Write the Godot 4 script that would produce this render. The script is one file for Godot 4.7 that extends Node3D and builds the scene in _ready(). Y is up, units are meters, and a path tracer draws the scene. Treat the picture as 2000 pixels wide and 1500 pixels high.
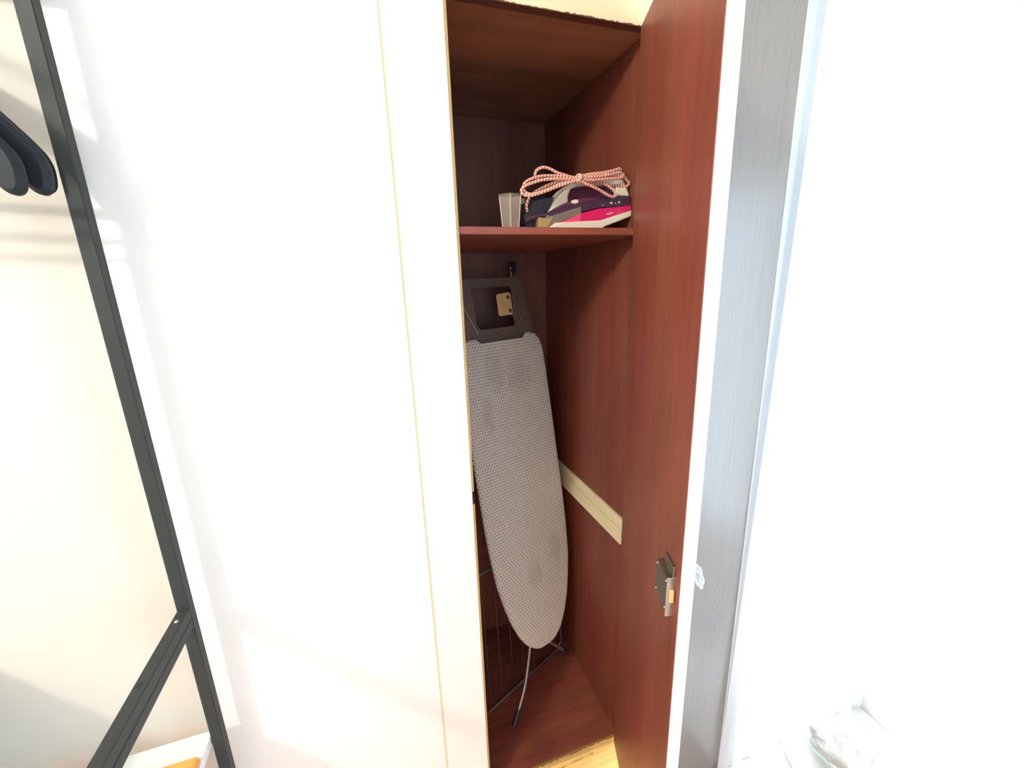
extends Node3D
# A narrow wardrobe compartment with its door open, seen with a wide lens; metres, y up, wardrobe front at z = 0.

class MB:
	var v := PackedVector3Array()
	var n := PackedVector3Array()
	var t := PackedVector2Array()

	func tri(a: Vector3, b: Vector3, c: Vector3, na: Vector3, nb: Vector3, nc: Vector3, ua := Vector2.ZERO, ub := Vector2.ZERO, uc := Vector2.ZERO) -> void:
		if (b - a).cross(c - a).dot(na + nb + nc) > 0.0:   # front faces run clockwise
			v.append_array([a, c, b]); n.append_array([na, nc, nb]); t.append_array([ua, uc, ub])
		else:
			v.append_array([a, b, c]); n.append_array([na, nb, nc]); t.append_array([ua, ub, uc])

	func flat(a: Vector3, b: Vector3, c: Vector3, out: Vector3) -> void:
		var g := (b - a).cross(c - a)
		if g.length_squared() < 1e-18:
			return
		g = g.normalized()
		if g.dot(out) < 0.0:
			g = -g
		tri(a, b, c, g, g, g)

	func quad(a: Vector3, b: Vector3, c: Vector3, d: Vector3, out: Vector3) -> void:
		flat(a, b, c, out); flat(a, c, d, out)

	# a box with chamfered edges, along the axes of xf, from lo to hi
	func box(lo: Vector3, hi: Vector3, c := 0.0, xf := Transform3D.IDENTITY) -> void:
		var m := (lo + hi) / 2.0
		var h := (hi - lo) / 2.0
		c = minf(c, minf(h.x, minf(h.y, h.z)) * 0.9)
		var ctr := xf * m
		var pt := func(s: Vector3, axis: int) -> Vector3:
			var p := Vector3(s.x * (h.x - c), s.y * (h.y - c), s.z * (h.z - c))
			p[axis] = s[axis] * h[axis]
			return xf * (m + p)
		for ax in 3:
			var b := (ax + 1) % 3
			var d := (ax + 2) % 3
			for s in [-1.0, 1.0]:
				var q := []
				for e in [[-1, -1], [1, -1], [1, 1], [-1, 1]]:
					var sg := Vector3.ZERO
					sg[ax] = s; sg[b] = e[0]; sg[d] = e[1]
					q.append(pt.call(sg, ax))
				quad(q[0], q[1], q[2], q[3], (q[0] + q[2]) / 2.0 - ctr)
			if c > 0.0:
				for e in [[-1, -1], [1, -1], [1, 1], [-1, 1]]:
					var s0 := Vector3.ZERO
					var s1 := Vector3.ZERO
					s0[b] = e[0]; s0[d] = e[1]; s0[ax] = -1
					s1[b] = e[0]; s1[d] = e[1]; s1[ax] = 1
					var k: Array = [pt.call(s0, b), pt.call(s1, b), pt.call(s1, d), pt.call(s0, d)]
					quad(k[0], k[1], k[2], k[3], (k[0] + k[2]) / 2.0 - ctr)
		if c > 0.0:
			for i in 8:
				var s := Vector3(-1 if i & 1 else 1, -1 if i & 2 else 1, -1 if i & 4 else 1)
				var a: Vector3 = pt.call(s, 0)
				flat(a, pt.call(s, 1), pt.call(s, 2), a - ctr)

	# a polygon in the xy plane of xf, from height h0 to h1 along its z, both rims bevelled by bv
	func prism(poly: PackedVector2Array, h0: float, h1: float, bv := 0.0, xf := Transform3D.IDENTITY) -> void:
		var p := poly.duplicate()
		if Geometry2D.is_polygon_clockwise(p):
			p.reverse()
		var k := p.size()
		var inn := PackedVector2Array()
		for i in k:
			var e0 := (p[i] - p[(i + k - 1) % k]).normalized()
			var e1 := (p[(i + 1) % k] - p[i]).normalized()
			var nn := Vector2(-e0.y, e0.x) + Vector2(-e1.y, e1.x)
			inn.append(p[i] + (nn.normalized() * bv if nn.length() > 0.01 else Vector2.ZERO))
		var idx := Geometry2D.triangulate_polygon(inn)
		var z := xf.basis.z.normalized()
		for j in range(0, idx.size(), 3):
			for top in [0, 1]:
				var hz := h1 if top else h0
				flat(xf * Vector3(inn[idx[j]].x, inn[idx[j]].y, hz), xf * Vector3(inn[idx[j + 1]].x, inn[idx[j + 1]].y, hz), xf * Vector3(inn[idx[j + 2]].x, inn[idx[j + 2]].y, hz), z if top else -z)
		for i in k:
			var j := (i + 1) % k
			var e := p[j] - p[i]
			var out := xf.basis * Vector3(e.y, -e.x, 0)
			var L := func(q: Vector2, hz: float) -> Vector3: return xf * Vector3(q.x, q.y, hz)
			quad(L.call(p[i], h0 + bv), L.call(p[j], h0 + bv), L.call(p[j], h1 - bv), L.call(p[i], h1 - bv), out)
			if bv > 0.0:
				quad(L.call(p[i], h1 - bv), L.call(p[j], h1 - bv), L.call(inn[j], h1), L.call(inn[i], h1), out.normalized() + z)
				quad(L.call(p[i], h0 + bv), L.call(p[j], h0 + bv), L.call(inn[j], h0), L.call(inn[i], h0), out.normalized() - z)

	# a flat ring between two loops of equal count, h0 to h1 along z of xf
	func ring(outer: PackedVector2Array, inner: PackedVector2Array, h0: float, h1: float, xf := Transform3D.IDENTITY) -> void:
		var k := outer.size()
		var L := func(q: Vector2, hz: float) -> Vector3: return xf * Vector3(q.x, q.y, hz)
		var ctr := Vector2.ZERO
		for q in outer:
			ctr += q / k
		for i in k:
			var j := (i + 1) % k
			for hz in [h0, h1]:
				quad(L.call(outer[i], hz), L.call(outer[j], hz), L.call(inner[j], hz), L.call(inner[i], hz), xf.basis.z * (1.0 if hz == h1 else -1.0))
			var mo := (outer[i] + outer[j]) / 2.0 - ctr
			quad(L.call(outer[i], h0), L.call(outer[j], h0), L.call(outer[j], h1), L.call(outer[i], h1), xf.basis * Vector3(mo.x, mo.y, 0))
			quad(L.call(inner[i], h0), L.call(inner[j], h0), L.call(inner[j], h1), L.call(inner[i], h1), xf.basis * Vector3(-mo.x, -mo.y, 0))

	# a round bar along points; uv: x round, y along in metres
	func tube(pts: Array, r: float, sides := 10, sub := 0, closed := false, flatten := 1.0) -> void:
		var p: Array = pts
		if sub > 0:
			p = MB.smooth(pts, sub, closed)
		var m := p.size()
		var up := Vector3(0.13, 0.31, 0.94).normalized()
		var rows := []
		var cents := []
		var dist := 0.0
		var last := Vector3.ZERO
		for i in m + (1 if closed else 0):
			var a: Vector3 = p[(i + m - 1) % m] if closed else p[maxi(i - 1, 0)]
			var b: Vector3 = p[(i + 1) % m] if closed else p[mini(i + 1, m - 1)]
			var c: Vector3 = p[i % m]
			var d := (b - a).normalized()
			if i == 0:
				if absf(d.dot(up)) > 0.9:
					up = Vector3(0.9, 0.1, 0.2)
			up = (up - d * up.dot(d)).normalized()
			var side := d.cross(up)
			if i > 0:
				dist += c.distance_to(last)
			last = c
			var row := []
			for s in sides + 1:
				var g := TAU * s / sides
				var w := up * cos(g) + side * sin(g)
				row.append([c + w * r, w, Vector2(float(s) / sides, dist)])
			rows.append(row)
			cents.append([c, d])
		for i in rows.size() - 1:
			for s in sides:
				var A: Array = rows[i][s]
				var B: Array = rows[i][s + 1]
				var C: Array = rows[i + 1][s + 1]
				var D: Array = rows[i + 1][s]
				tri(A[0], B[0], C[0], A[1], B[1], C[1], A[2], B[2], C[2])
				tri(A[0], C[0], D[0], A[1], C[1], D[1], A[2], C[2], D[2])
		if not closed:
			for e in [[0, -1.0], [rows.size() - 1, 1.0]]:
				var d: Vector3 = cents[e[0]][1] * e[1]
				for s in sides:
					tri(cents[e[0]][0], rows[e[0]][s][0], rows[e[0]][s + 1][0], d, d, d)

	static func smooth(pts: Array, sub: int, closed := false) -> Array:
		var out := []
		var m := pts.size()
		for i in (m if closed else m - 1):
			var p0: Vector3 = pts[(i + m - 1) % m] if closed else pts[maxi(i - 1, 0)]
			var p1: Vector3 = pts[i]
			var p2: Vector3 = pts[(i + 1) % m]
			var p3: Vector3 = pts[(i + 2) % m] if closed else pts[mini(i + 2, m - 1)]
			for k in sub:
				out.append(p1.cubic_interpolate(p2, p0, p3, float(k) / sub))
		if not closed:
			out.append(pts[m - 1])
		return out

	# profile of (radius, height) turned about the y axis of xf
	func lathe(prof: Array, xf: Transform3D, segs := 32, faceted := false) -> void:
		for i in prof.size() - 1:
			var a: Vector2 = prof[i]
			var b: Vector2 = prof[i + 1]
			var e := b - a
			var nn := Vector2(e.y, -e.x).normalized()
			for s in segs:
				var g0 := TAU * s / segs
				var g1 := TAU * (s + 1) / segs
				var gm := (g0 + g1) / 2.0
				var d0 := Vector3(cos(g0), 0, sin(g0))
				var d1 := Vector3(cos(g1), 0, sin(g1))
				var n0 := Vector3(cos(gm if faceted else g0) * nn.x, nn.y, sin(gm if faceted else g0) * nn.x)
				var n1 := Vector3(cos(gm if faceted else g1) * nn.x, nn.y, sin(gm if faceted else g1) * nn.x)
				var q := [xf * (d0 * a.x + Vector3(0, a.y, 0)), xf * (d1 * a.x + Vector3(0, a.y, 0)), xf * (d1 * b.x + Vector3(0, b.y, 0)), xf * (d0 * b.x + Vector3(0, b.y, 0))]
				n0 = (xf.basis * n0).normalized()
				n1 = (xf.basis * n1).normalized()
				if a.x > 1e-6:
					tri(q[0], q[1], q[2], n0, n1, n1)
				if b.x > 1e-6:
					tri(q[0], q[2], q[3], n0, n1, n0)

	func mesh() -> ArrayMesh:
		var arr := []
		arr.resize(Mesh.ARRAY_MAX)
		arr[Mesh.ARRAY_VERTEX] = v
		arr[Mesh.ARRAY_NORMAL] = n
		arr[Mesh.ARRAY_TEX_UV] = t
		var m := ArrayMesh.new()
		m.add_surface_from_arrays(Mesh.PRIMITIVE_TRIANGLES, arr)
		return m


var M := {}
var taken := {}


func numbered(s: String) -> String:
	taken[s] = taken.get(s, -1) + 1
	return s if taken[s] == 0 else "%s_%03d" % [s, taken[s]]


func thing(called: String, label: String, category: String, at := Vector3.ZERO, group := "") -> Node3D:
	var o := Node3D.new()
	o.name = numbered(called)
	add_child(o)
	o.position = at
	tag(o, label, category, group)
	return o


func tag(o: Node, label: String, category: String, group := "") -> void:
	o.set_meta("label", label)
	o.set_meta("category", category)
	if group:
		o.set_meta("group", group)


# one named mesh; world coordinates are moved into the axes of its parent
func put(called: String, mb: MB, mat: Material, parent: Node3D = self, label := "") -> MeshInstance3D:
	var o := MeshInstance3D.new()
	o.name = called if parent != self else numbered(called)
	var inv := parent.global_transform.affine_inverse() if parent != self else Transform3D.IDENTITY
	if parent != self and not inv.is_equal_approx(Transform3D.IDENTITY):
		for i in mb.v.size():
			mb.v[i] = inv * mb.v[i]
			mb.n[i] = (inv.basis * mb.n[i]).normalized()
	o.mesh = mb.mesh()
	o.material_override = mat
	o.cast_shadow = GeometryInstance3D.SHADOW_CASTING_SETTING_ON
	parent.add_child(o, true)
	if label:
		o.set_meta("label", label)
	return o


func struct(called: String, mb: MB, mat: Material, label: String, category: String) -> MeshInstance3D:
	var o := put(called, mb, mat)
	o.set_meta("kind", "structure")
	tag(o, label, category)
	return o


func boxmb(lo: Vector3, hi: Vector3, c := 0.0, xf := Transform3D.IDENTITY) -> MB:
	var m := MB.new()
	m.box(lo, hi, c, xf)
	return m


func mm(list: Array) -> PackedVector2Array:   # millimetres to metres
	var p := PackedVector2Array()
	for i in range(0, list.size(), 2):
		p.append(Vector2(list[i], list[i + 1]) / 1000.0)
	return p


func pts(list: Array) -> PackedVector2Array:
	var p := PackedVector2Array()
	for i in range(0, list.size(), 2):
		p.append(Vector2(list[i], list[i + 1]))
	return p


func lin(r: float, g: float, b: float) -> Color:
	return Color(r, g, b).linear_to_srgb()


func std(color: Color, rough := 0.6, spec := 0.5, metal := 0.0) -> StandardMaterial3D:
	var m := StandardMaterial3D.new()
	m.albedo_color = color
	m.roughness = rough
	m.metallic_specular = spec
	m.metallic = metal
	return m


func picture(w: int, h: int, f: Callable) -> ImageTexture:   # f(x, y) gives an sRGB Color
	var data := PackedByteArray()
	data.resize(w * h * 3)
	var k := 0
	for y in h:
		for x in w:
			var c: Color = f.call(x, y)
			data[k] = clampi(int(c.r * 255.0 + 0.5), 0, 255)
			data[k + 1] = clampi(int(c.g * 255.0 + 0.5), 0, 255)
			data[k + 2] = clampi(int(c.b * 255.0 + 0.5), 0, 255)
			k += 3
	var im := Image.create_from_data(w, h, false, Image.FORMAT_RGB8, data)
	return ImageTexture.create_from_image(im)


func noise(seed_: int, freq: float, octaves := 3) -> FastNoiseLite:
	var n := FastNoiseLite.new()
	n.seed = seed_
	n.noise_type = FastNoiseLite.TYPE_SIMPLEX
	n.frequency = freq
	n.fractal_octaves = octaves
	return n


func triplanar(m: StandardMaterial3D, tex: Texture2D, scale: Vector3, offset := Vector3.ZERO) -> StandardMaterial3D:
	m.albedo_texture = tex
	m.uv1_triplanar = true
	m.uv1_world_triplanar = true
	m.uv1_scale = scale
	m.uv1_offset = offset
	m.uv1_triplanar_sharpness = 8.0
	return m


func make_materials() -> void:
	M.white = std(lin(0.80, 0.80, 0.79), 0.32, 0.5)
	M.wall = std(lin(0.78, 0.78, 0.76), 0.8)
	M.wallroom = std(lin(0.74, 0.74, 0.73), 0.85)
	M.beige = std(lin(0.63, 0.59, 0.515), 0.7)
	M.ceiling = std(lin(0.82, 0.82, 0.81), 0.9)
	M.rack = std(lin(0.030, 0.034, 0.032), 0.50, 0.34)
	M.seam = std(lin(0.012, 0.012, 0.012), 0.8)
	M.hanger = std(lin(0.013, 0.017, 0.021), 0.5, 0.32)
	M.cream = std(lin(0.70, 0.60, 0.38), 0.6)
	M.chrome = std(lin(0.62, 0.60, 0.57), 0.28, 0.5, 1.0)
	M.steel = std(lin(0.34, 0.31, 0.28), 0.4, 0.5, 0.85)
	M.lockplate = std(lin(0.30, 0.26, 0.20), 0.38, 0.5, 0.9)
	M.brass = std(lin(0.80, 0.56, 0.27), 0.45, 0.5, 0.3)
	M.black = std(lin(0.012, 0.012, 0.016), 0.5)
	M.restmetal = std(lin(0.15, 0.115, 0.10), 0.5, 0.5, 0.3)
	M.white_plastic = std(lin(0.74, 0.66, 0.52), 0.4)
	M.magenta = std(lin(0.58, 0.010, 0.10), 0.3)
	M.magenta_pale = std(lin(0.68, 0.06, 0.14), 0.3)
	M.plum = std(lin(0.045, 0.018, 0.040), 0.3)
	M.plum_light = std(lin(0.10, 0.018, 0.055), 0.3)
	M.tank = std(lin(0.16, 0.135, 0.11), 0.25)
	M.amber = std(lin(0.34, 0.23, 0.09), 0.35)
	M.navy = std(lin(0.016, 0.016, 0.028), 0.4)
	M.dot = std(lin(0.7, 0.7, 0.7), 0.5)
	M.knob = std(lin(0.62, 0.63, 0.66), 0.3)
	M.tray = std(lin(0.78, 0.78, 0.77), 0.5)
	M.thin_stain = std(lin(0.36, 0.17, 0.04), 0.6)
	M.stain = std(lin(0.10, 0.03, 0.016), 0.6)
	M.greenwear = std(lin(0.40, 0.34, 0.06), 0.7)
	M.tie = std(lin(0.75, 0.62, 0.45), 0.5)
	M.paper = std(lin(0.46, 0.445, 0.42), 0.8)
	M.rug = std(lin(0.84, 0.84, 0.83), 0.95, 0.2)
	M.wire = std(lin(0.10, 0.09, 0.085), 0.45, 0.5, 0.7)
	M.wire2 = std(lin(0.22, 0.20, 0.19), 0.4, 0.5, 0.8)
	M.shade_strip = std(lin(0.50, 0.54, 0.58), 0.7)  # blue-grey of the soft shade beside the wood-grain panel, painted in
	M.orange = std(lin(0.80, 0.36, 0.09), 0.9, 0.2)

	var cup := std(Color(0.74, 0.67, 0.60, 0.19), 0.35)
	cup.transparency = BaseMaterial3D.TRANSPARENCY_ALPHA
	M.cup = cup
	M.cup_ridge = std(Color(0.80, 0.73, 0.66), 0.3)
	var pane := std(Color(0.95, 1.0, 1.0, 0.05), 0.02)
	pane.transparency = BaseMaterial3D.TRANSPARENCY_ALPHA
	M.pane = pane
	var glass := std(Color(0.74, 0.79, 0.78, 0.30), 0.05)
	glass.transparency = BaseMaterial3D.TRANSPARENCY_ALPHA
	M.glass = glass
	var rim := std(Color(0.74, 0.86, 0.82, 0.35), 0.3)
	rim.transparency = BaseMaterial3D.TRANSPARENCY_ALPHA
	M.glass_rim = rim
	var sheer := std(lin(0.85, 0.86, 0.88), 0.9)
	sheer.backlight_enabled = true
	sheer.backlight = Color(1, 1, 1)
	M.sheer = sheer
	var bulb := std(Color(1, 0.95, 0.88), 0.5)
	bulb.emission_enabled = true
	bulb.emission = Color(1, 0.93, 0.84)
	bulb.emission_energy_multiplier = 2.0
	M.bulb = bulb
	var amberbulb := std(Color(1, 0.75, 0.45), 0.5)
	amberbulb.emission_enabled = true
	amberbulb.emission = Color(1, 0.62, 0.26)
	amberbulb.emission_energy_multiplier = 2.0
	M.amberbulb = amberbulb

	# mahogany stain: long streaks of grain, fine pores, a few broad cloudy bands
	var na := noise(3, 0.05, 4)
	var nb := noise(11, 0.012, 3)
	var nc := noise(23, 0.35, 2)
	var grain := func(x: float, y: float) -> Color:
		var s := na.get_noise_2d(x, y * 0.11) * 0.55 + nb.get_noise_2d(x, y * 0.55) * 0.55 + nc.get_noise_2d(x, y * 0.09) * 0.22
		var k := clampf(0.95 + s * 0.30, 0.55, 1.3)
		return lin(0.218 * k, 0.0580 * k * (0.97 + 0.2 * nb.get_noise_2d(x + 300, y * 0.2)), 0.0330 * k)
	var tv := picture(512, 512, func(x, y): return grain.call(float(x), float(y)))
	var th := picture(512, 512, func(x, y): return grain.call(float(y), float(x)))
	M.mahogany = triplanar(std(Color.WHITE, 0.42, 0.5), tv, Vector3(1.3, 0.4, 1.05), Vector3(0.13, 0.05, 0.59))
	M.mahogany_side_shade = triplanar(std(lin(0.72, 0.72, 0.74), 0.42, 0.5), tv, Vector3(1.3, 0.4, 1.05), Vector3(0.13, 0.05, 0.59))  # same mahogany darkened, the side panel's weaker light put into its colour
	M.mahogany_back_shade = triplanar(std(lin(0.62, 0.72, 0.85), 0.5, 0.5), tv, Vector3(1.1, 0.4, 1.1), Vector3(0.33, 0.05, 0.2))  # darker, cooler copy: shade at the compartment's back put into the colour
	M.mahogany_across = triplanar(std(Color.WHITE, 0.40, 0.5), th, Vector3(0.9, 1.3, 1.3), Vector3(0.31, 0.1, 0.9))
	var bounce_gold := func(x: float, y: float) -> Color:  # compartment top: warm light bounced from below painted in as a golden tone
		var k := 0.95 + na.get_noise_2d(x * 0.1, y) * 0.16 + nb.get_noise_2d(x * 0.5, y) * 0.25
		return lin(0.31 * k, 0.125 * k, 0.062 * k)
	M.golden = triplanar(std(Color.WHITE, 0.42, 0.5), picture(256, 256, func(x, y): return bounce_gold.call(float(x), float(y))), Vector3(0.9, 1.3, 1.3), Vector3(0.31, 0.1, 0.9))
	# pale bare wood
	var pale := func(x: float, y: float) -> Color:
		var k := 1.0 + na.get_noise_2d(x * 0.06, y) * 0.16 + nb.get_noise_2d(x * 0.4, y) * 0.12
		return lin(0.84 * k, 0.56 * k, 0.19 * k)
	var tp := picture(256, 256, func(x, y): return pale.call(float(x), float(y)))
	M.pine = triplanar(std(Color.WHITE, 0.6), tp, Vector3(2, 4, 4))
	M.edge = std(lin(0.40, 0.27, 0.10), 0.6)
	# grey wood-effect foil: wavy upright lines that swell round drawn-out flames
	var nw := noise(41, 0.006, 2)
	var nf := noise(57, 0.02, 3)
	var foil := func(x: float, y: float) -> Color:
		var w := nw.get_noise_2d(x * 0.9, y * 0.44) * 4.0 + nf.get_noise_2d(x * 0.5, y * 0.08) * 0.7
		var s := sin((x / 512.0 * 50.0 + w) * TAU)
		var k := 1.0 - 0.10 * maxf(0.0, s) * (0.7 + 0.8 * nf.get_noise_2d(x * 0.4 + 90, y * 0.16)) + 0.04 * nf.get_noise_2d(x * 2.0, y * 0.14)
		return lin(0.220 * k, 0.205 * k, 0.198 * k)
	var tf := picture(512, 1024, func(x, y): return foil.call(float(x), float(y)))
	M.foil = triplanar(std(Color.WHITE, 0.30, 0.60), tf, Vector3(2.2, 0.40, 2.2), Vector3(-0.3, 0.02, 0.0))
	# oak boards of the room's floor
	var oak := func(x: float, y: float) -> Color:
		var k := 1.0 + na.get_noise_2d(x * 0.08, y) * 0.3
		return lin(0.44 * k, 0.37 * k, 0.29 * k)
	M.oak = triplanar(std(Color.WHITE, 0.5), picture(256, 256, func(x, y): return oak.call(float(x), float(y))), Vector3(1, 1, 3))
	# ironing board cover: grey beige cloth, staggered rows of small dark dashes, a few old scorch marks
	var ns := noise(71, 0.02, 3)
	var nt := noise(83, 0.5, 2)
	var cover := func(px: int, py: int) -> Color:
		var s := (px / 512.0 - 0.5) * 0.34          # across, metres
		var tt := py / 1536.0 * 1.08 - 0.02         # from the nose up
		var u := s / 0.0104
		var w := tt / 0.0092
		var row := floorf(w)
		var fx := u + (0.5 if int(row) & 1 else 0.0)
		fx = absf(fx - roundf(fx)) * 10.4
		var fy := absf(w - row - 0.5) * 9.2
		var k := 1.0 + 0.05 * ns.get_noise_2d(px, py) + 0.05 * nt.get_noise_2d(px, py)
		for q in [[-0.045, 0.93, 0.035, 0.07], [0.045, 0.90, 0.05, 0.06], [-0.005, 0.25, 0.03, 0.05], [0.09, 0.30, 0.025, 0.06], [-0.09, 0.80, 0.02, 0.05]]:
			var d := pow((s - q[0]) / q[2], 2.0) + pow((tt - q[1]) / q[3], 2.0) + ns.get_noise_2d(px * 2, py * 2)
			k -= 0.13 * smoothstep(1.3, 0.3, d)
		if fx * fx / 4.0 + fy * fy / 2.6 < 1.0:
			k *= 0.26
		return lin(0.58 * k, 0.57 * k, 0.52 * k)
	var cm := std(Color.WHITE, 0.85, 0.3)
	cm.albedo_texture = picture(512, 1536, cover)
	M.cover = cm
	# braided flex: orange pink with pale flecks running in a zigzag
	var braid := func(x: int, y: int) -> Color:
		var z := absf(fposmod(x / 16.0, 2.0) - 1.0)
		var q := fposmod(y / 32.0 + z * 0.5, 1.0)
		return lin(0.78, 0.60, 0.50) if q < 0.42 else lin(0.50, 0.135, 0.085)
	var bm := std(Color.WHITE, 0.75)
	bm.albedo_texture = picture(64, 32, braid)
	bm.uv1_scale = Vector3(1, 140, 1)
	M.braid = bm


func _ready() -> void:
	# ---- camera
	var cam := Camera3D.new()
	cam.name = "camera"
	add_child(cam)
	cam.fov = rad_to_deg(2.0 * atan(750.0 / 814.436))
	cam.near = 0.02
	var yaw := 0.318175822
	var pitch := 0.244594956
	var fwd := Vector3(sin(yaw) * cos(pitch), -sin(pitch), -cos(yaw) * cos(pitch))
	var right := Vector3(cos(yaw), 0, sin(yaw))
	var roll := -0.0311638594
	var up := right.cross(fwd)
	cam.global_transform = Transform3D(Basis(right * cos(roll) + up * sin(roll), up * cos(roll) - right * sin(roll), -fwd), Vector3(0, 1.77, 0.85))
	cam.current = true
	# ---- sky, exposure
	var we := WorldEnvironment.new()
	we.name = "world_environment"
	var env := Environment.new()
	env.background_mode = Environment.BG_COLOR
	env.background_color = Color(0.86, 0.93, 1.0)
	env.background_energy_multiplier = 1.0
	env.tonemap_mode = Environment.TONE_MAPPER_LINEAR
	env.tonemap_exposure = 0.95
	env.sdfgi_enabled = true
	env.ssao_enabled = true
	env.ssil_enabled = true
	we.environment = env
	add_child(we)
	# ---- daylight through the two windows, plus an added frontal fill
	area("window_daylight", Vector3(1.70, 1.28, 1.15), Vector3(-1, 0, 0), Vector2(1.1, 1.70), 3.7, Color(0.84, 0.93, 1.0))
	area("curtain_daylight", Vector3(1.40, 1.25, -0.30), Vector3(0, 0, 1), Vector2(0.6, 2.3), 8.0, Color(0.92, 0.97, 1.0))
	area("front_fill", Vector3(0.20, 1.65, 1.90), Vector3(0, -0.03, -1), Vector2(0.9, 1.3), 1.0, Color(0.88, 0.95, 1.0))  # fill added behind the camera to light board and doors from the front
	make_materials()
	room()
	lamps()
	wardrobe()
	shelf_things()
	ironing_board()
	drying_rack()
	clothes_rack()
	right_side()


func area(called: String, at: Vector3, towards: Vector3, size: Vector2, energy: float, color: Color) -> void:
	var l := AreaLight3D.new()
	l.name = called
	add_child(l)
	l.look_at_from_position(at, at + towards, Vector3.UP)
	l.area_size = size
	l.area_normalize_energy = true
	l.light_energy = energy
	l.light_color = color
	l.area_range = 12.0
	l.shadow_enabled = true


func room() -> void:
	struct("floor", boxmb(Vector3(-2.7, -0.1, -0.65), Vector3(1.85, 0, 2.05)), M.oak, "pale ash wood floor of the room in front of the wardrobe", "floor")
	struct("ceiling", boxmb(Vector3(-2.7, 3.35, -0.65), Vector3(1.85, 3.45, 2.05)), M.ceiling, "flat white ceiling above the wardrobe", "ceiling")
	struct("wall_left", boxmb(Vector3(-2.7, 0, -0.65), Vector3(-2.6, 3.35, 2.05)), M.wallroom, "plain pale wall at the clothes rack end", "wall")
	var fw := MB.new()
	fw.box(Vector3(-2.6, 0, 1.95), Vector3(-0.35, 3.35, 2.05))
	fw.box(Vector3(0.75, 0, 1.95), Vector3(1.75, 3.35, 2.05))
	fw.box(Vector3(-0.35, 0, 1.95), Vector3(0.75, 0.95, 2.05))
	fw.box(Vector3(-0.35, 2.35, 1.95), Vector3(0.75, 3.35, 2.05))
	struct("wall_front", fw, M.wallroom, "plain pale wall facing the wardrobe", "wall")
	struct("wall_behind", boxmb(Vector3(-0.42, 0, -0.65), Vector3(0.99, 3.35, -0.6)), M.wall, "wall closed off behind the wardrobe", "wall")
	var b := MB.new()
	b.box(Vector3(1.75, 0, -0.1), Vector3(1.85, 3.35, 0.55))
	b.box(Vector3(1.75, 0, 1.75), Vector3(1.85, 3.35, 2.05))
	b.box(Vector3(1.75, 0, 0.55), Vector3(1.85, 0.40, 1.75))
	b.box(Vector3(1.75, 2.15, 0.55), Vector3(1.85, 3.35, 1.75))
	struct("wall_right", b, M.wall, "white wall with a window at the right edge", "wall")
	b = MB.new()
	b.box(Vector3(1.0218, 0, -0.1), Vector3(1.10, 3.35, 0.0))
	b.box(Vector3(1.70, 0, -0.1), Vector3(1.75, 3.35, 0.0))
	b.box(Vector3(1.10, 0, -0.1), Vector3(1.70, 0.06, 0.0))
	b.box(Vector3(1.10, 2.45, -0.1), Vector3(1.70, 3.35, 0.0))
	struct("wall_back", b, M.wall, "white wall beside the wood-grain panel, behind the curtain", "wall")
	struct("wall_side", boxmb(Vector3(-2.6, 0, -0.1), Vector3(-0.3995, 3.35, 0.0)), M.beige, "warm beige wall left of the wardrobe behind the clothes rack", "wall")
	# windows: frame, a middle bar, two panes
	var w := Node3D.new()
	w.name = "window_1"; add_child(w)
	w.set_meta("kind", "structure"); tag(w, "white framed window hidden behind the sheer curtain", "window")
	b = MB.new()
	for x in [1.10, 1.385, 1.665]:
		b.box(Vector3(x, 0.06, -0.08), Vector3(x + 0.035, 2.45, -0.03), 0.003)
	b.box(Vector3(1.10, 0.06, -0.08), Vector3(1.70, 0.10, -0.03), 0.003)
	b.box(Vector3(1.10, 2.41, -0.08), Vector3(1.70, 2.45, -0.03), 0.003)
	put("frame", b, M.white, w)
	for x in [1.135, 1.42]:
		put("pane", boxmb(Vector3(x, 0.10, -0.058), Vector3(x + 0.25, 2.41, -0.054)), M.pane, w)
	w = Node3D.new()
	w.name = "window_2"; add_child(w)
	w.set_meta("kind", "structure"); tag(w, "white framed window in the wall right of the camera", "window")
	b = MB.new()
	for z in [0.55, 1.13, 1.71]:
		b.box(Vector3(1.77, 0.40, z), Vector3(1.82, 2.15, z + 0.04), 0.003)
	b.box(Vector3(1.77, 0.40, 0.55), Vector3(1.82, 0.44, 1.75), 0.003)
	b.box(Vector3(1.77, 2.11, 0.55), Vector3(1.82, 2.15, 1.75), 0.003)
	put("frame", b, M.white, w)
	for z in [0.59, 1.17]:
		put("pane", boxmb(Vector3(1.794, 0.44, z), Vector3(1.798, 2.11, z + 0.54)), M.pane, w)


	w = Node3D.new()
	w.name = "window_3"; add_child(w)  # unseen window, added to go with the frontal fill light
	w.set_meta("kind", "structure"); tag(w, "white framed window added behind the camera for the frontal fill", "window")
	b = MB.new()
	for x in [-0.35, 0.18, 0.71]:
		b.box(Vector3(x, 0.95, 1.97), Vector3(x + 0.04, 2.35, 2.02), 0.003)
	b.box(Vector3(-0.35, 0.95, 1.97), Vector3(0.75, 0.99, 2.02), 0.003)
	b.box(Vector3(-0.35, 2.31, 1.97), Vector3(0.75, 2.35, 2.02), 0.003)
	put("frame", b, M.white, w)
	for x in [-0.31, 0.22]:
		put("pane", boxmb(Vector3(x, 0.99, 1.994), Vector3(x + 0.49, 2.31, 1.998)), M.pane, w)


func omni(called: String, at: Vector3, energy: float, color: Color, size: float, parent: Node3D) -> void:
	var l := OmniLight3D.new()
	l.name = called
	parent.add_child(l)
	l.position = parent.to_local(at)
	l.light_energy = energy
	l.light_color = color
	l.light_size = size
	l.omni_range = 12.0
	l.omni_attenuation = 2.0
	l.shadow_enabled = true


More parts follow.
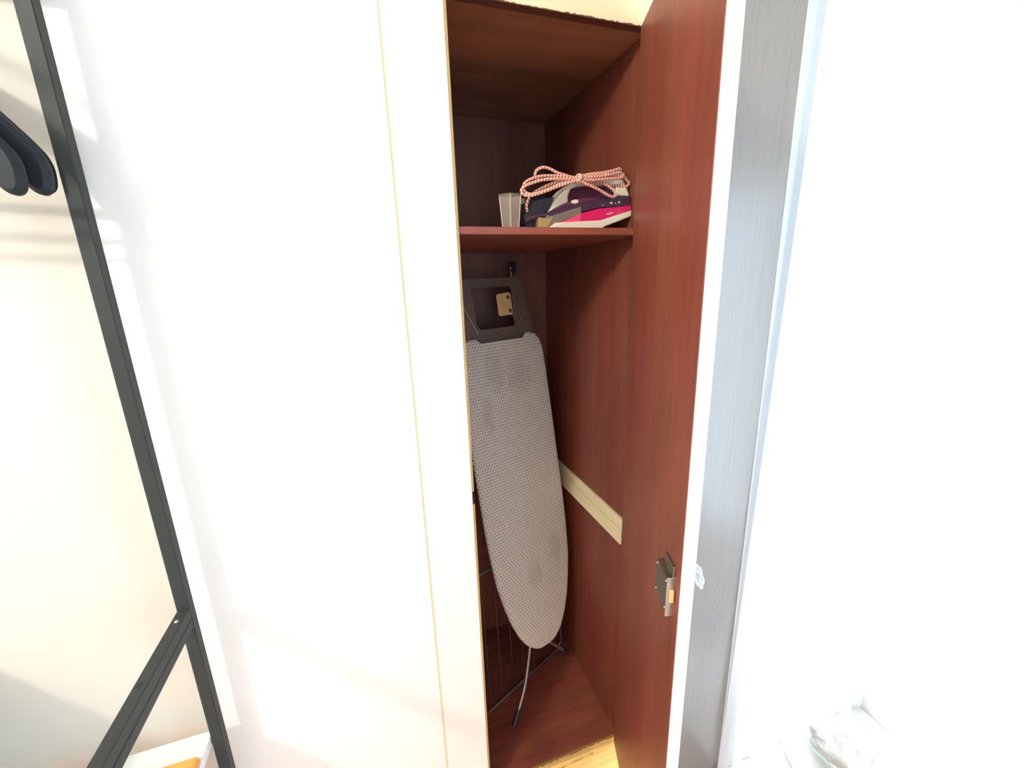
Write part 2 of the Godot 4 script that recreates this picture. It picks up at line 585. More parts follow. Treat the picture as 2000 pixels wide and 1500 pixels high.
func lamps() -> void:
	var at := Vector3(-2.13, 3.10, 1.73)
	var t := thing("pendant_lamp", "warm white globe lamp hanging from the ceiling left of the camera", "lamp", Vector3(at.x, 3.35, at.z))
	var b := MB.new()
	b.lathe([Vector2(0, 0.09), Vector2(0.035, 0.083), Vector2(0.064, 0.064), Vector2(0.083, 0.035), Vector2(0.09, 0), Vector2(0.083, -0.035), Vector2(0.064, -0.064), Vector2(0.035, -0.083), Vector2(0, -0.09)], Transform3D(Basis.IDENTITY, at), 24)
	put("bulb_globe", b, M.bulb, t)
	b = MB.new()
	b.lathe([Vector2(0, 0.25), Vector2(0.05, 0.25), Vector2(0.05, 0.235), Vector2(0.012, 0.15), Vector2(0.012, 0.088), Vector2(0, 0.088)], Transform3D(Basis.IDENTITY, at), 20)
	put("ceiling_rose", b, M.white, t)
	omni("lamp_light", at, 4.6, Color(1.0, 0.975, 0.93), 0.09, t)
	at = Vector3(0.12, 0.36, 0.80)
	t = thing("floor_lamp", "small amber globe lamp standing on the floor below the open compartment", "lamp", Vector3(at.x, 0, at.z))
	b = MB.new()
	b.lathe([Vector2(0, 0.08), Vector2(0.031, 0.074), Vector2(0.057, 0.057), Vector2(0.074, 0.031), Vector2(0.08, 0), Vector2(0.074, -0.031), Vector2(0.057, -0.057), Vector2(0.031, -0.074), Vector2(0, -0.08)], Transform3D(Basis.IDENTITY, at), 24)
	put("bulb_globe", b, M.amberbulb, t)
	b = MB.new()
	b.lathe([Vector2(0, -0.078), Vector2(0.012, -0.078), Vector2(0.012, -0.395), Vector2(0.09, -0.405), Vector2(0.09, -0.42), Vector2(0, -0.42)], Transform3D(Basis.IDENTITY, at), 24)
	put("stand", b, M.rack, t)
	omni("floor_lamp_light", at, 0.20, Color(1.0, 0.58, 0.22), 0.08, t)


const OX0 := 0.181      # left and right limits, bottom and top of the open compartment
const OX1 := 0.577
const SX := 0.600       # inner face of its right side
const OY0 := 0.367
const OY1 := 2.257


func wardrobe() -> void:
	var w := thing("built_in_wardrobe", "white built-in wardrobe with a mahogany-brown compartment standing open", "wardrobe", Vector3(0.38, 0, -0.3))
	# carcass
	put("back_panel", boxmb(Vector3(0.15, OY0 - 0.018, -0.57), Vector3(0.62, OY1 + 0.018, -0.55)), M.mahogany_back_shade, w)
	put("side_panel", boxmb(Vector3(SX, OY0 - 0.018, -0.55), Vector3(SX + 0.018, OY1 + 0.018, -0.0005)), M.mahogany_side_shade, w)
	put("side_panel", boxmb(Vector3(0.163, OY0 - 0.018, -0.55), Vector3(OX0, OY1 + 0.018, -0.02)), M.mahogany, w)
	put("compartment_floor", boxmb(Vector3(OX0, OY0 - 0.018, -0.55), Vector3(SX, OY0, -0.019)), M.mahogany_across, w)
	put("compartment_top", boxmb(Vector3(OX0, OY1, -0.55), Vector3(SX, OY1 + 0.018, -0.019)), M.golden, w)
	put("shelf", boxmb(Vector3(OX0 + 0.0005, 1.860, -0.549), Vector3(SX - 0.0005, 1.875, -0.004), 0.0012), M.mahogany_across, w)
	# face frame: bare wood rails with a ragged line of brown stain, white stile
	var rng := RandomNumberGenerator.new()
	rng.seed = 5
	var br := put("bottom_rail", boxmb(Vector3(OX0, 0.06, -0.019), Vector3(0.62, OY0, 0.0), 0.001), M.pine, w, "bare yellow wood rail below the compartment")
	var tr := put("top_rail", boxmb(Vector3(OX0, OY1, -0.019), Vector3(0.62, 3.35, 0.0), 0.001), M.cream, w, "cream rail above the compartment")
	for low in [true, false]:
		var m := MB.new()
		var x := OX0 + 0.001
		while x < SX - 0.012:
			var d := rng.randf_range(0.0025, 0.008)
			var reach := rng.randf_range(0.0045, 0.0085) if low else rng.randf_range(0.0003, 0.0028)
			if low:
				m.box(Vector3(x, OY0 + 0.0001, -0.0195), Vector3(x + d, OY0 + 0.0006, -0.019 + reach))
			else:
				m.box(Vector3(x, OY1 - 0.0006, -0.0195), Vector3(x + d, OY1 - 0.0001, -0.0005))
				m.box(Vector3(x, OY1 - 0.0006, -0.0005), Vector3(x + d, OY1 + reach, 0.0006))
			x += d
		put("ragged_stain", m, M.thin_stain if low else M.stain, br if low else tr)
	var worn := MB.new()
	for q in [[0.452, 0.352, 0.020, 0.004], [0.500, 0.3545, 0.008, 0.0035], [0.405, 0.349, 0.012, 0.003]]:
		var poly := PackedVector2Array()
		for i in 14:
			var g := TAU * i / 14.0
			poly.append(Vector2(q[0] + cos(g) * q[2] * rng.randf_range(0.75, 1.1), q[1] + sin(g) * q[3] * rng.randf_range(0.7, 1.1)))
		worn = MB.new()
		worn.prism(poly, 0.0001, 0.0006)
		put("worn_spot", worn, M.greenwear, br)
	var stile := put("stile", boxmb(Vector3(0.0695, 0.06, -0.019), Vector3(0.1765, 3.35, 0.0), 0.0012), M.white, w)
	var eb := MB.new()
	eb.box(Vector3(0.1766, OY0, -0.0195), Vector3(OX0, 1.2725, -0.0006))
	eb.box(Vector3(0.1766, 1.3045, -0.0195), Vector3(OX0, OY1, -0.0006))
	put("edge_band", eb, M.edge, w, "thin strip of bare golden wood along the stile")
	put("strike_slot", boxmb(Vector3(0.1766, 1.2725, -0.0195), Vector3(0.1796, 1.3045, -0.002)), M.black, stile)
	# closed doors, a fine gap before the stile
	put("closed_door", boxmb(Vector3(-0.3975, 0.065, -0.019), Vector3(0.0655, 3.34, 0.0), 0.0015), M.white, w)
	put("side_panel", boxmb(Vector3(-0.398, 0.0, -0.57), Vector3(-0.38, 3.35, -0.02)), M.white, w)
	put("gap_strip", boxmb(Vector3(0.0655, 0.065, -0.018), Vector3(0.0695, 3.34, -0.0022)), M.cream, w)
	put("plinth", boxmb(Vector3(-0.38, 0, -0.06), Vector3(0.62, 0.06, -0.03)), M.white, w)
	# the open door, hinged at the right side of the compartment
	var a := deg_to_rad(69.7)
	var d := Vector3(-cos(a), 0, sin(a))
	var n := Vector3(sin(a), 0, cos(a))
	var xf := Transform3D(Basis(d, Vector3.UP, n), Vector3(OX1, 0, 0.0))
	var door := put("open_door", boxmb(Vector3(0.0, OY0, 0.0016), Vector3(0.40, OY1, 0.024), 0.0012, xf), M.white, w, "white door standing open, brown inside")
	put("inner_face", boxmb(Vector3(0.0005, OY0 + 0.0005, 0.0), Vector3(0.3992, OY1 - 0.0005, 0.0016), 0.0, xf), M.mahogany, door)
	for y in [0.55, 1.31, 2.06]:
		var hg := MB.new()
		hg.tube([xf * Vector3(-0.004, y - 0.03, 0.013), xf * Vector3(-0.004, y + 0.03, 0.013)], 0.005, 10)
		put("hinge_barrel", hg, M.brass, door)
	# rim lock on the inner face
	var lk := put("lock", boxmb(Vector3(0.318, 1.196, -0.012), Vector3(0.377, 1.262, 0.0), 0.0012, xf), M.lockplate, w, "square metal rim lock on the open door")
	for q in [[0.3235, 1.202], [0.3235, 1.256], [0.3715, 1.202], [0.3715, 1.256]]:
		var rv := MB.new()
		rv.lathe([Vector2(0, 0.0018), Vector2(0.0016, 0.0013), Vector2(0.0023, 0)], Transform3D(Basis(d, -n, Vector3.UP), xf * Vector3(q[0], q[1], -0.012)), 10)
		put("rivet", rv, M.chrome, lk)
	var sel := MB.new()
	sel.box(Vector3(0.377, 1.190, -0.0135), Vector3(0.3805, 1.268, 0.001), 0.0006, xf)
	put("selvedge", sel, M.chrome, lk)
	put("bolt", boxmb(Vector3(0.3805, 1.222, -0.0095), Vector3(0.386, 1.246, -0.002), 0.001, xf), M.brass, lk)
	put("shadow_plate", boxmb(Vector3(0.335, 1.262, -0.004), Vector3(0.379, 1.288, 0.0), 0.0008, xf), M.lockplate, lk)
	# pierced flower knob on the outer face
	var kn := MB.new()
	var kc := xf * Vector3(0.345, 1.243, 0.055)
	var kx := Transform3D(Basis(d, Vector3.UP, n), kc)
	for i in 6:
		var g := TAU * i / 6.0 + 0.3
		var c := Vector3(cos(g) * 0.0130, sin(g) * 0.0130, 0)
		var loop := []
		for j in 12:
			var h := TAU * j / 12.0
			loop.append(kx * (c + Vector3(cos(h) * 0.0068, sin(h) * 0.0068, 0)))
		kn.tube(loop, 0.0017, 8, 0, true)
	var mid := []
	for j in 12:
		var h := TAU * j / 12.0
		mid.append(kx * Vector3(cos(h) * 0.0042, sin(h) * 0.0042, 0.001))
	kn.tube(mid, 0.0017, 8, 0, true)
	var knob := put("knob", kn, M.knob, w, "white pierced flower knob on the door's outer side")
	var ks := MB.new()
	ks.tube([xf * Vector3(0.345, 1.243, 0.024), kc], 0.004, 12)
	ks.lathe([Vector2(0, 0.003), Vector2(0.007, 0.002), Vector2(0.009, 0)], Transform3D(Basis(d, n, -Vector3.UP), xf * Vector3(0.345, 1.243, 0.024)), 16)
	put("knob_neck", ks, M.knob, knob)
	# cleat on the right side, stepped
	var cl := MB.new()
	cl.box(Vector3(SX - 0.014, 1.050, -0.52), Vector3(SX, 1.091, -0.02), 0.001)
	cl.box(Vector3(SX - 0.008, 1.091, -0.52), Vector3(SX, 1.124, -0.02), 0.001)
	put("cleat", cl, M.cream, w, "pale bare-wood cleat fixed level along the side")


func shelf_things() -> void:
	var Y := 1.875
	# measuring cup: hexagonal, tapered, milky
	var cx := Transform3D(Basis(Vector3.UP, deg_to_rad(14)), Vector3(0.303, Y, -0.045))
	var t := thing("measuring_cup", "small milky clear plastic measuring cup left of the iron", "cup", Vector3(0.303, Y, -0.045))
	var b := MB.new()
	b.lathe([Vector2(0, 0.0005), Vector2(0.0195, 0.0005), Vector2(0.0255, 0.066), Vector2(0.0272, 0.066), Vector2(0.0272, 0.0675), Vector2(0.0240, 0.0675), Vector2(0.0182, 0.002), Vector2(0, 0.002)], cx, 6, true)
	put("cup_body", b, M.cup, t)
	for i in 6:
		var g := TAU * i / 6.0
		b = MB.new()
		b.tube([cx * Vector3(cos(g) * 0.0196, 0.001, sin(g) * 0.0196), cx * Vector3(cos(g) * 0.0257, 0.066, sin(g) * 0.0257)], 0.0007, 6)
		put("ridge", b, M.cup_ridge, t)
	b = MB.new()
	b.box(Vector3(0.326, Y + 0.051, -0.048), Vector3(0.337, Y + 0.062, -0.042), 0.001)
	put("grip_tab", b, M.cup, t)

	# steam iron; all outlines in millimetres from this point on the shelf
	var O := Vector3(0.47, Y, 0)
	var ox := Transform3D(Basis.IDENTITY, O)
	var ir := thing("steam_iron", "white, magenta and dark plum steam iron lying on the shelf", "iron", O + Vector3(0, 0, -0.09))
	var P := func(called: String, list: Array, z1: float, z0: float, bv: float, mat: Material, parent: Node3D, label := "") -> MeshInstance3D:
		var m := MB.new()
		m.prism(mm(list), z0, z1, bv, ox)
		for i in m.v.size():   # the far side draws in towards the nose
			var x := m.v[i].x - O.x
			var k := 1.0 - 0.62 * smoothstep(0.0, 0.14, x)
			m.v[i].z = -0.04 + (m.v[i].z + 0.04) * k
		return put(called, m, mat, parent, label)
	P.call("soleplate", [-88, 1, -73, 8, -64, 14, 47, 20, 128, 43, 128, 30, 96, 19, 59, 7, 48, 1], -0.040, -0.150, 0.002, M.white_plastic, ir, "cream white skirt round the sole")
	var body: MeshInstance3D = P.call("body", [-136, 27, -108, 33, -79, 36, -53, 48, -32, 55, -10, 67, 35, 70, 83, 72, 128, 72, 129, 52, 45, 44, 1, 34, -71, 27, -105, 22, -133, 12], -0.047, -0.143, 0.004, M.plum, ir, "dark plum shell")
	P.call("top_cover", [-54, 47, -32, 55, -10, 66, 35, 69, 60, 68, 20, 60, -10, 55, -35, 49, -72, 37], -0.0455, -0.144, 0.001, M.plum_light, body)
	P.call("side_panel", [-55, 14, -2, 34, 43, 45, 128, 54, 128, 42, 49, 18], -0.0425, -0.148, 0.002, M.magenta, ir, "magenta side")
	P.call("side_panel", [-56, 13, -2, 34, -1, 16], -0.0420, -0.1485, 0.001, M.magenta_pale, ir, "paler pink end of the side")
	P.call("water_tank", [-84, 30, -71, 29, 0, 49, 1, 33, -51, 15, -82, 4, -90, 4], -0.0435, -0.147, 0.002, M.tank, ir, "smoky grey water tank")
	P.call("heel", [-103, 25, -83, 23, -69, 28, -72, 17, -84, 1, -103, 1], -0.0425, -0.148, 0.002, M.amber, ir, "amber tinted tank end")
	P.call("heel_rest", [-132, 1, -130, 17, -121, 41, -110, 64, -90, 71, -54, 72, -69, 38, -95, 27, -96, 1], -0.066, -0.130, 0.006, M.navy, ir, "blackish heel and cord entry")
	P.call("handle", [-73, 38, -64, 52, -54, 66, -41, 78, -29, 90, -12, 101, 24, 109, 70, 113, 107, 110, 119, 93, 126, 74, 92, 75, 91, 95, 70, 98, 24, 97, -1, 94, -19, 86, -25, 73, -25, 59, -47, 50], -0.058, -0.118, 0.003, M.white_plastic, ir, "cream white handle")
	P.call("grip_lining", [-18, 60, -17, 76, -11, 89, 7, 97, 96, 99, 99, 76, 5, 70], -0.080, -0.098, 0.002, M.plum_light, ir)
	for q in [[-129, 26, 3.2, 4.2], [43, 53, 4.5, 1.3], [55, 54, 3.5, 1.6], [76, 58, 4.2, 2.6], [87, 58, 1.8, 1.3], [96, 60, 2.8, 2.6], [67, 34, 7, 1.2], [75, 36.5, 7, 1.2]]:
		var poly := PackedVector2Array()
		for i in 12:
			poly.append(Vector2(q[0] + cos(TAU * i / 12) * q[2] * 0.8, q[1] + sin(TAU * i / 12) * q[3] * 0.8) / 1000.0)
		var x: float = q[0] / 1000.0
		var zf := -0.0425 if q[1] < 50 and q[0] > 0 else (-0.0600 if q[0] < -120 else -0.047)
		zf = -0.04 + (zf + 0.04) * (1.0 - 0.62 * smoothstep(0.0, 0.14, x))
		var dots := MB.new()
		dots.prism(poly, zf - 0.001, zf + 0.0008, 0.0, ox)
		put("printed_mark", dots, M.dot, body)
	var bt := MB.new()
	bt.prism(mm([-24, 55, -22, 61, -16, 63, -9, 63, -6, 60, -8, 56, -14, 54]), -0.060, -0.043, 0.002, ox)
	put("steam_button", bt, M.white_plastic, body)
	# braided flex in a tied figure of eight on the handle
	var coils := [
		[-120, 39, -66, -122, 50, -66, -118, 64, -64, -109, 75, -60, -87, 87, -50, -60, 96, -44, -18, 103, -40, 16, 108, -38, 52, 112, -38, 88, 121, -40, 105, 119, -45, 98, 111, -40, 70, 107, -34, 25, 102, -34, -18, 101, -34, -60, 101, -34, -94, 98, -34, -120, 91, -36, -137, 84, -38, -143, 76, -40, -139, 68, -38, -124, 66, -34, -94, 74, -30, -60, 86, -30, -17, 98, -30, 7, 92, -31, 34, 83, -31, 56, 73, -31, 71, 69, -33, 82, 73, -36, 80, 83, -40, 67, 92, -42, 52, 98, -42, 16, 102, -40],
		[-18, 104, -42, -54, 108, -42, -94, 107, -43, -120, 100, -44, -135, 90, -44, -136, 78, -43, -129, 71, -40, -114, 70, -36, -84, 80, -36, -50, 93, -36, -18, 100, -36, 16, 99, -38, 52, 98, -46, 89, 96, -50, 115, 95, -50, 125, 102, -50, 115, 110, -48, 103, 115, -44, 52, 117, -42, 16, 113, -42, -18, 107, -42, -42, 111, -42, -60, 115, -42, -77, 122, -43, -92, 124, -44, -105, 118, -46, -109, 108, -46, -105, 101, -46, -87, 101, -47, -54, 104, -46, -18, 107, -45, 16, 115, -45, 51, 120, -45, 80, 126, -46, 97, 131, -47, 99, 127, -49, 81, 121, -51, 51, 114, -50, 16, 108, -48]]
	b = MB.new()
	for c in coils:
		var path := []
		for i in range(0, c.size(), 3):
			path.append(O + Vector3(c[i], c[i + 1], c[i + 2]) / 1000.0)
		b.tube(path, 0.0031, 10, 6)
	var cord := put("cord", b, M.braid, ir, "pink and white braided cord tied in a loose bow")
	b = MB.new()
	for k in 2:
		var loop := []
		for j in 14:
			var g := TAU * j / 14.0
			loop.append(O + Vector3(-15 + k * 3.5 + sin(g) * 3, 103.5 + sin(g) * 9.5, -37.5 + cos(g) * 13) / 1000.0)
		b.tube(loop, 0.0012, 8, 0, true)
	put("cord_tie", b, M.tie, cord)


# the ironing board leans back in the compartment: H across, W up along it, N out of its face
const BT := Vector3(0.4441, 0.5878, -0.2162)
const BH := Vector3(0.9553, 0.0172, -0.2952)
const BW := Vector3(-0.0675, 0.9847, -0.1609)
const BN := Vector3(0.2879, 0.1736, 0.9418)


func bp(s: float, t: float, h := 0.0) -> Vector3:
	return BT + BH * s + BW * t + BN * h


func ironing_board() -> void:
	var t := thing("ironing_board", "grey-beige dotted ironing board leaning nose down in the wardrobe", "ironing board", Vector3(0.42, OY0, -0.25))
	var bx := Transform3D(Basis(BH, BW, BN), BT)
	# padded cover: half widths along its length
	var prof := [[-0.016, 0.0], [-0.015, 0.012], [-0.011, 0.030], [-0.003, 0.047], [0.008, 0.060], [0.025, 0.076], [0.063, 0.098], [0.12, 0.119], [0.18, 0.134], [0.259, 0.149], [0.366, 0.157], [0.45, 0.160], [0.6, 0.161], [0.75, 0.162], [0.9, 0.162], [0.975, 0.160], [1.005, 0.152], [1.024, 0.137], [1.032, 0.118], [1.034, 0.095]]
	var b := MB.new()
	var lay := [[-0.020, 0.012], [-0.014, 0.002], [-0.006, 0.0], [0.000, 0.003], [0.003, 0.008], [0.0045, 0.018]]
	var rowpt := func(i: int, side: float, inset: float) -> Vector2:
		var w := maxf(0.0, prof[i][1] - inset)
		var tt: float = prof[i][0]
		tt = clampf(tt, -0.016 + inset, 1.034 - inset)
		return Vector2(side * w, tt)
	var uvof := func(q: Vector2) -> Vector2: return Vector2(q.x / 0.34 + 0.5, (q.y + 0.02) / 1.08)
	for l in lay.size() - 1:
		for side in [-1.0, 1.0]:
			for i in prof.size() - 1:
				var q := []
				for e in [[i, l], [i + 1, l], [i + 1, l + 1], [i, l + 1]]:
					var p: Vector2 = rowpt.call(e[0], side, lay[e[1]][1])
					q.append([bp(p.x, p.y, lay[e[1]][0]), uvof.call(p)])
				var nn: Vector3 = (q[1][0] - q[0][0]).cross(q[3][0] - q[0][0])
				if nn.length() < 1e-9:
					nn = (q[2][0] - q[1][0]).cross(q[3][0] - q[0][0])
				nn = nn.normalized()
				var outw: Vector3 = BH * side * maxf(0.2, prof[i][1] * 8.0) + BN * (1.0 if l > 2 else (-1.0 if l == 0 else 0.0)) + BW * (-1.0 if i < 4 else (1.0 if i > 16 else 0.0))
				if nn.dot(outw) < 0:
					nn = -nn
				b.tri(q[0][0], q[1][0], q[2][0], nn, nn, nn, q[0][1], q[1][1], q[2][1])
				b.tri(q[0][0], q[2][0], q[3][0], nn, nn, nn, q[0][1], q[2][1], q[3][1])
	for top in [true, false]:
		var L: Array = lay[lay.size() - 1] if top else lay[0]
		for i in prof.size() - 1:
			var A: Vector2 = rowpt.call(i, -1.0, L[1])
			var B: Vector2 = rowpt.call(i, 1.0, L[1])
			var C: Vector2 = rowpt.call(i + 1, 1.0, L[1])
			var D: Vector2 = rowpt.call(i + 1, -1.0, L[1])
			var nn := BN if top else -BN
			b.tri(bp(A.x, A.y, L[0]), bp(B.x, B.y, L[0]), bp(C.x, C.y, L[0]), nn, nn, nn, uvof.call(A), uvof.call(B), uvof.call(C))
			b.tri(bp(A.x, A.y, L[0]), bp(C.x, C.y, L[0]), bp(D.x, D.y, L[0]), nn, nn, nn, uvof.call(A), uvof.call(C), uvof.call(D))
	put("cover", b, M.cover, t, "grey-beige cloth cover with small dark dots")
	# pressed metal iron rest at the tail
	b = MB.new()
	var outer := pts([-0.140, 1.000, -0.132, 1.075, -0.112, 1.196, -0.098, 1.209, 0.098, 1.209, 0.112, 1.196, 0.132, 1.075, 0.140, 1.000])
	var inner := pts([-0.064, 1.056, -0.076, 1.072, -0.078, 1.172, -0.070, 1.183, 0.064, 1.183, 0.072, 1.172, 0.072, 1.072, 0.063, 1.056])
	b.ring(outer, inner, -0.012, -0.009, bx)
	for i in 8:   # folded-back rim of the opening
		var j := (i + 1) % 8
		b.tube([bp(inner[i].x, inner[i].y, -0.0095), bp(inner[j].x, inner[j].y, -0.0095)], 0.0018, 6)
	var rest := put("iron_rest", b, M.restmetal, t, "dark pressed metal rest with a square opening")
	put("wire_stay", tube1([bp(-0.116, 1.138, -0.006), bp(-0.094, 1.085, -0.005), bp(-0.076, 1.044, -0.006)], 0.0016, 0), M.steel, rest)
	put("wire_stay", tube1([bp(0.113, 1.135, -0.006), bp(0.092, 1.085, -0.005), bp(0.072, 1.046, -0.006)], 0.0016, 0), M.steel, rest)
	for s in [-0.035, -0.005, 0.025]:
		b = MB.new()
		b.lathe([Vector2(0, 0.002), Vector2(0.002, 0.0015), Vector2(0.0028, 0)], Transform3D(Basis(BH, BN, -BW), bp(s, 1.047, -0.009)), 10)
		put("rivet", b, M.steel, rest)
	# brass plate seen through the opening, with two screws
	b = MB.new()
	b.prism(pts([0.017, 1.096, 0.023, 1.092, 0.070, 1.094, 0.072, 1.1, 0.072, 1.158, 0.066, 1.165, 0.022, 1.161, 0.017, 1.156]), -0.021, -0.018, 0.0008, bx)
	var plate := put("leg_bracket", b, M.brass, t, "brass coloured plate with two screws")
	for q in [[0.060, 1.149], [0.062, 1.106]]:
		b = MB.new()
		b.lathe([Vector2(0, 0.002), Vector2(0.0038, 0.0018), Vector2(0.0062, 0.0)], Transform3D(Basis(BH, BN, -BW), bp(q[0], q[1], -0.018)), 14)
		put("screw", b, M.stain, plate)
	put("bracket_hook", tube1([bp(0.066, 1.094, -0.020), bp(0.074, 1.088, -0.020), bp(0.077, 1.075, -0.020), bp(0.076, 1.055, -0.022)], 0.0025, 5), M.steel, plate)
	# folded legs behind the board
	put("leg", tube1([bp(0.10, 1.245, -0.040), bp(0.099, 1.19, -0.040), bp(0.05, 0.7, -0.036), bp(-0.02, 0.12, -0.034), bp(-0.047, 0.0, -0.030), bp(-0.066, -0.05, -0.026), bp(-0.10, -0.11, -0.014), bp(-0.150, -0.175, -0.004)], 0.0055, 6), M.steel, t)
	put("leg", tube1([bp(0.115, 0.985, -0.034), bp(0.15, 0.980, -0.030), bp(0.170, 0.935, -0.026), bp(0.1685, 0.86, -0.026), bp(0.150, 0.6, -0.03), bp(0.06, 0.2, -0.034), bp(0.012, 0.0, -0.034), bp(0.035, -0.040, -0.036), bp(0.108, -0.128, -0.052)], 0.0055, 6), M.steel, t)
	put("foot_cap", tube1([bp(-0.140, -0.163, -0.006), bp(-0.168, -0.197, -0.001)], 0.0075, 0), M.black, t)
	put("foot_cap", tube1([bp(0.098, -0.116, -0.050), bp(0.118, -0.141, -0.054)], 0.0080, 0), M.black, t)
	put("foot_cap", tube1([bp(0.106, 1.23, -0.040), bp(0.117, 1.262, -0.040)], 0.0095, 0), M.black, t)


func tube1(p: Array, r: float, sub: int, sides := 12) -> MB:
	var m := MB.new()
	m.tube(p, r, sides, sub)
	return m


func drying_rack() -> void:
	var t := thing("drying_rack", "thin grey metal drying rack folded behind the ironing board", "drying rack", Vector3(0.39, OY0, -0.29))
	var br := Vector3(0.572, OY0 + 0.0055, -0.372)
	var bl := Vector3(0.203, OY0 + 0.0055, -0.203)
	var rise := Vector3(-0.004, 0.985, -0.085)
	var at := func(u: float, h: float) -> Vector3: return bl.lerp(br, u) + rise * h   # u across 0..1, h up 0..1
	var loop := []
	for q in [[0.0, 0.06], [0.02, 0.015], [0.1, 0.0], [0.5, 0.0], [0.9, 0.0], [0.98, 0.015], [1.0, 0.06], [1.0, 0.5], [1.0, 0.94], [0.98, 0.985], [0.9, 1.0], [0.5, 1.0], [0.1, 1.0], [0.02, 0.985], [0.0, 0.94], [0.0, 0.5]]:
		loop.append(at.call(q[0], q[1]))
	var b := MB.new()
	b.tube(loop, 0.0045, 10, 5, true)
	put("frame", b, M.wire2, t)
	b = MB.new()
	b.tube([at.call(0.0, 0.505), at.call(1.0, 0.505)], 0.0065, 10)
	put("rung", b, M.steel, t)
	for i in 7:
		var u := 0.11 + i * 0.13
		var wv := MB.new()
		wv.tube([at.call(u, 0.003), at.call(u, 0.505)], 0.0016, 8)
		put("wire", wv, M.wire, t)


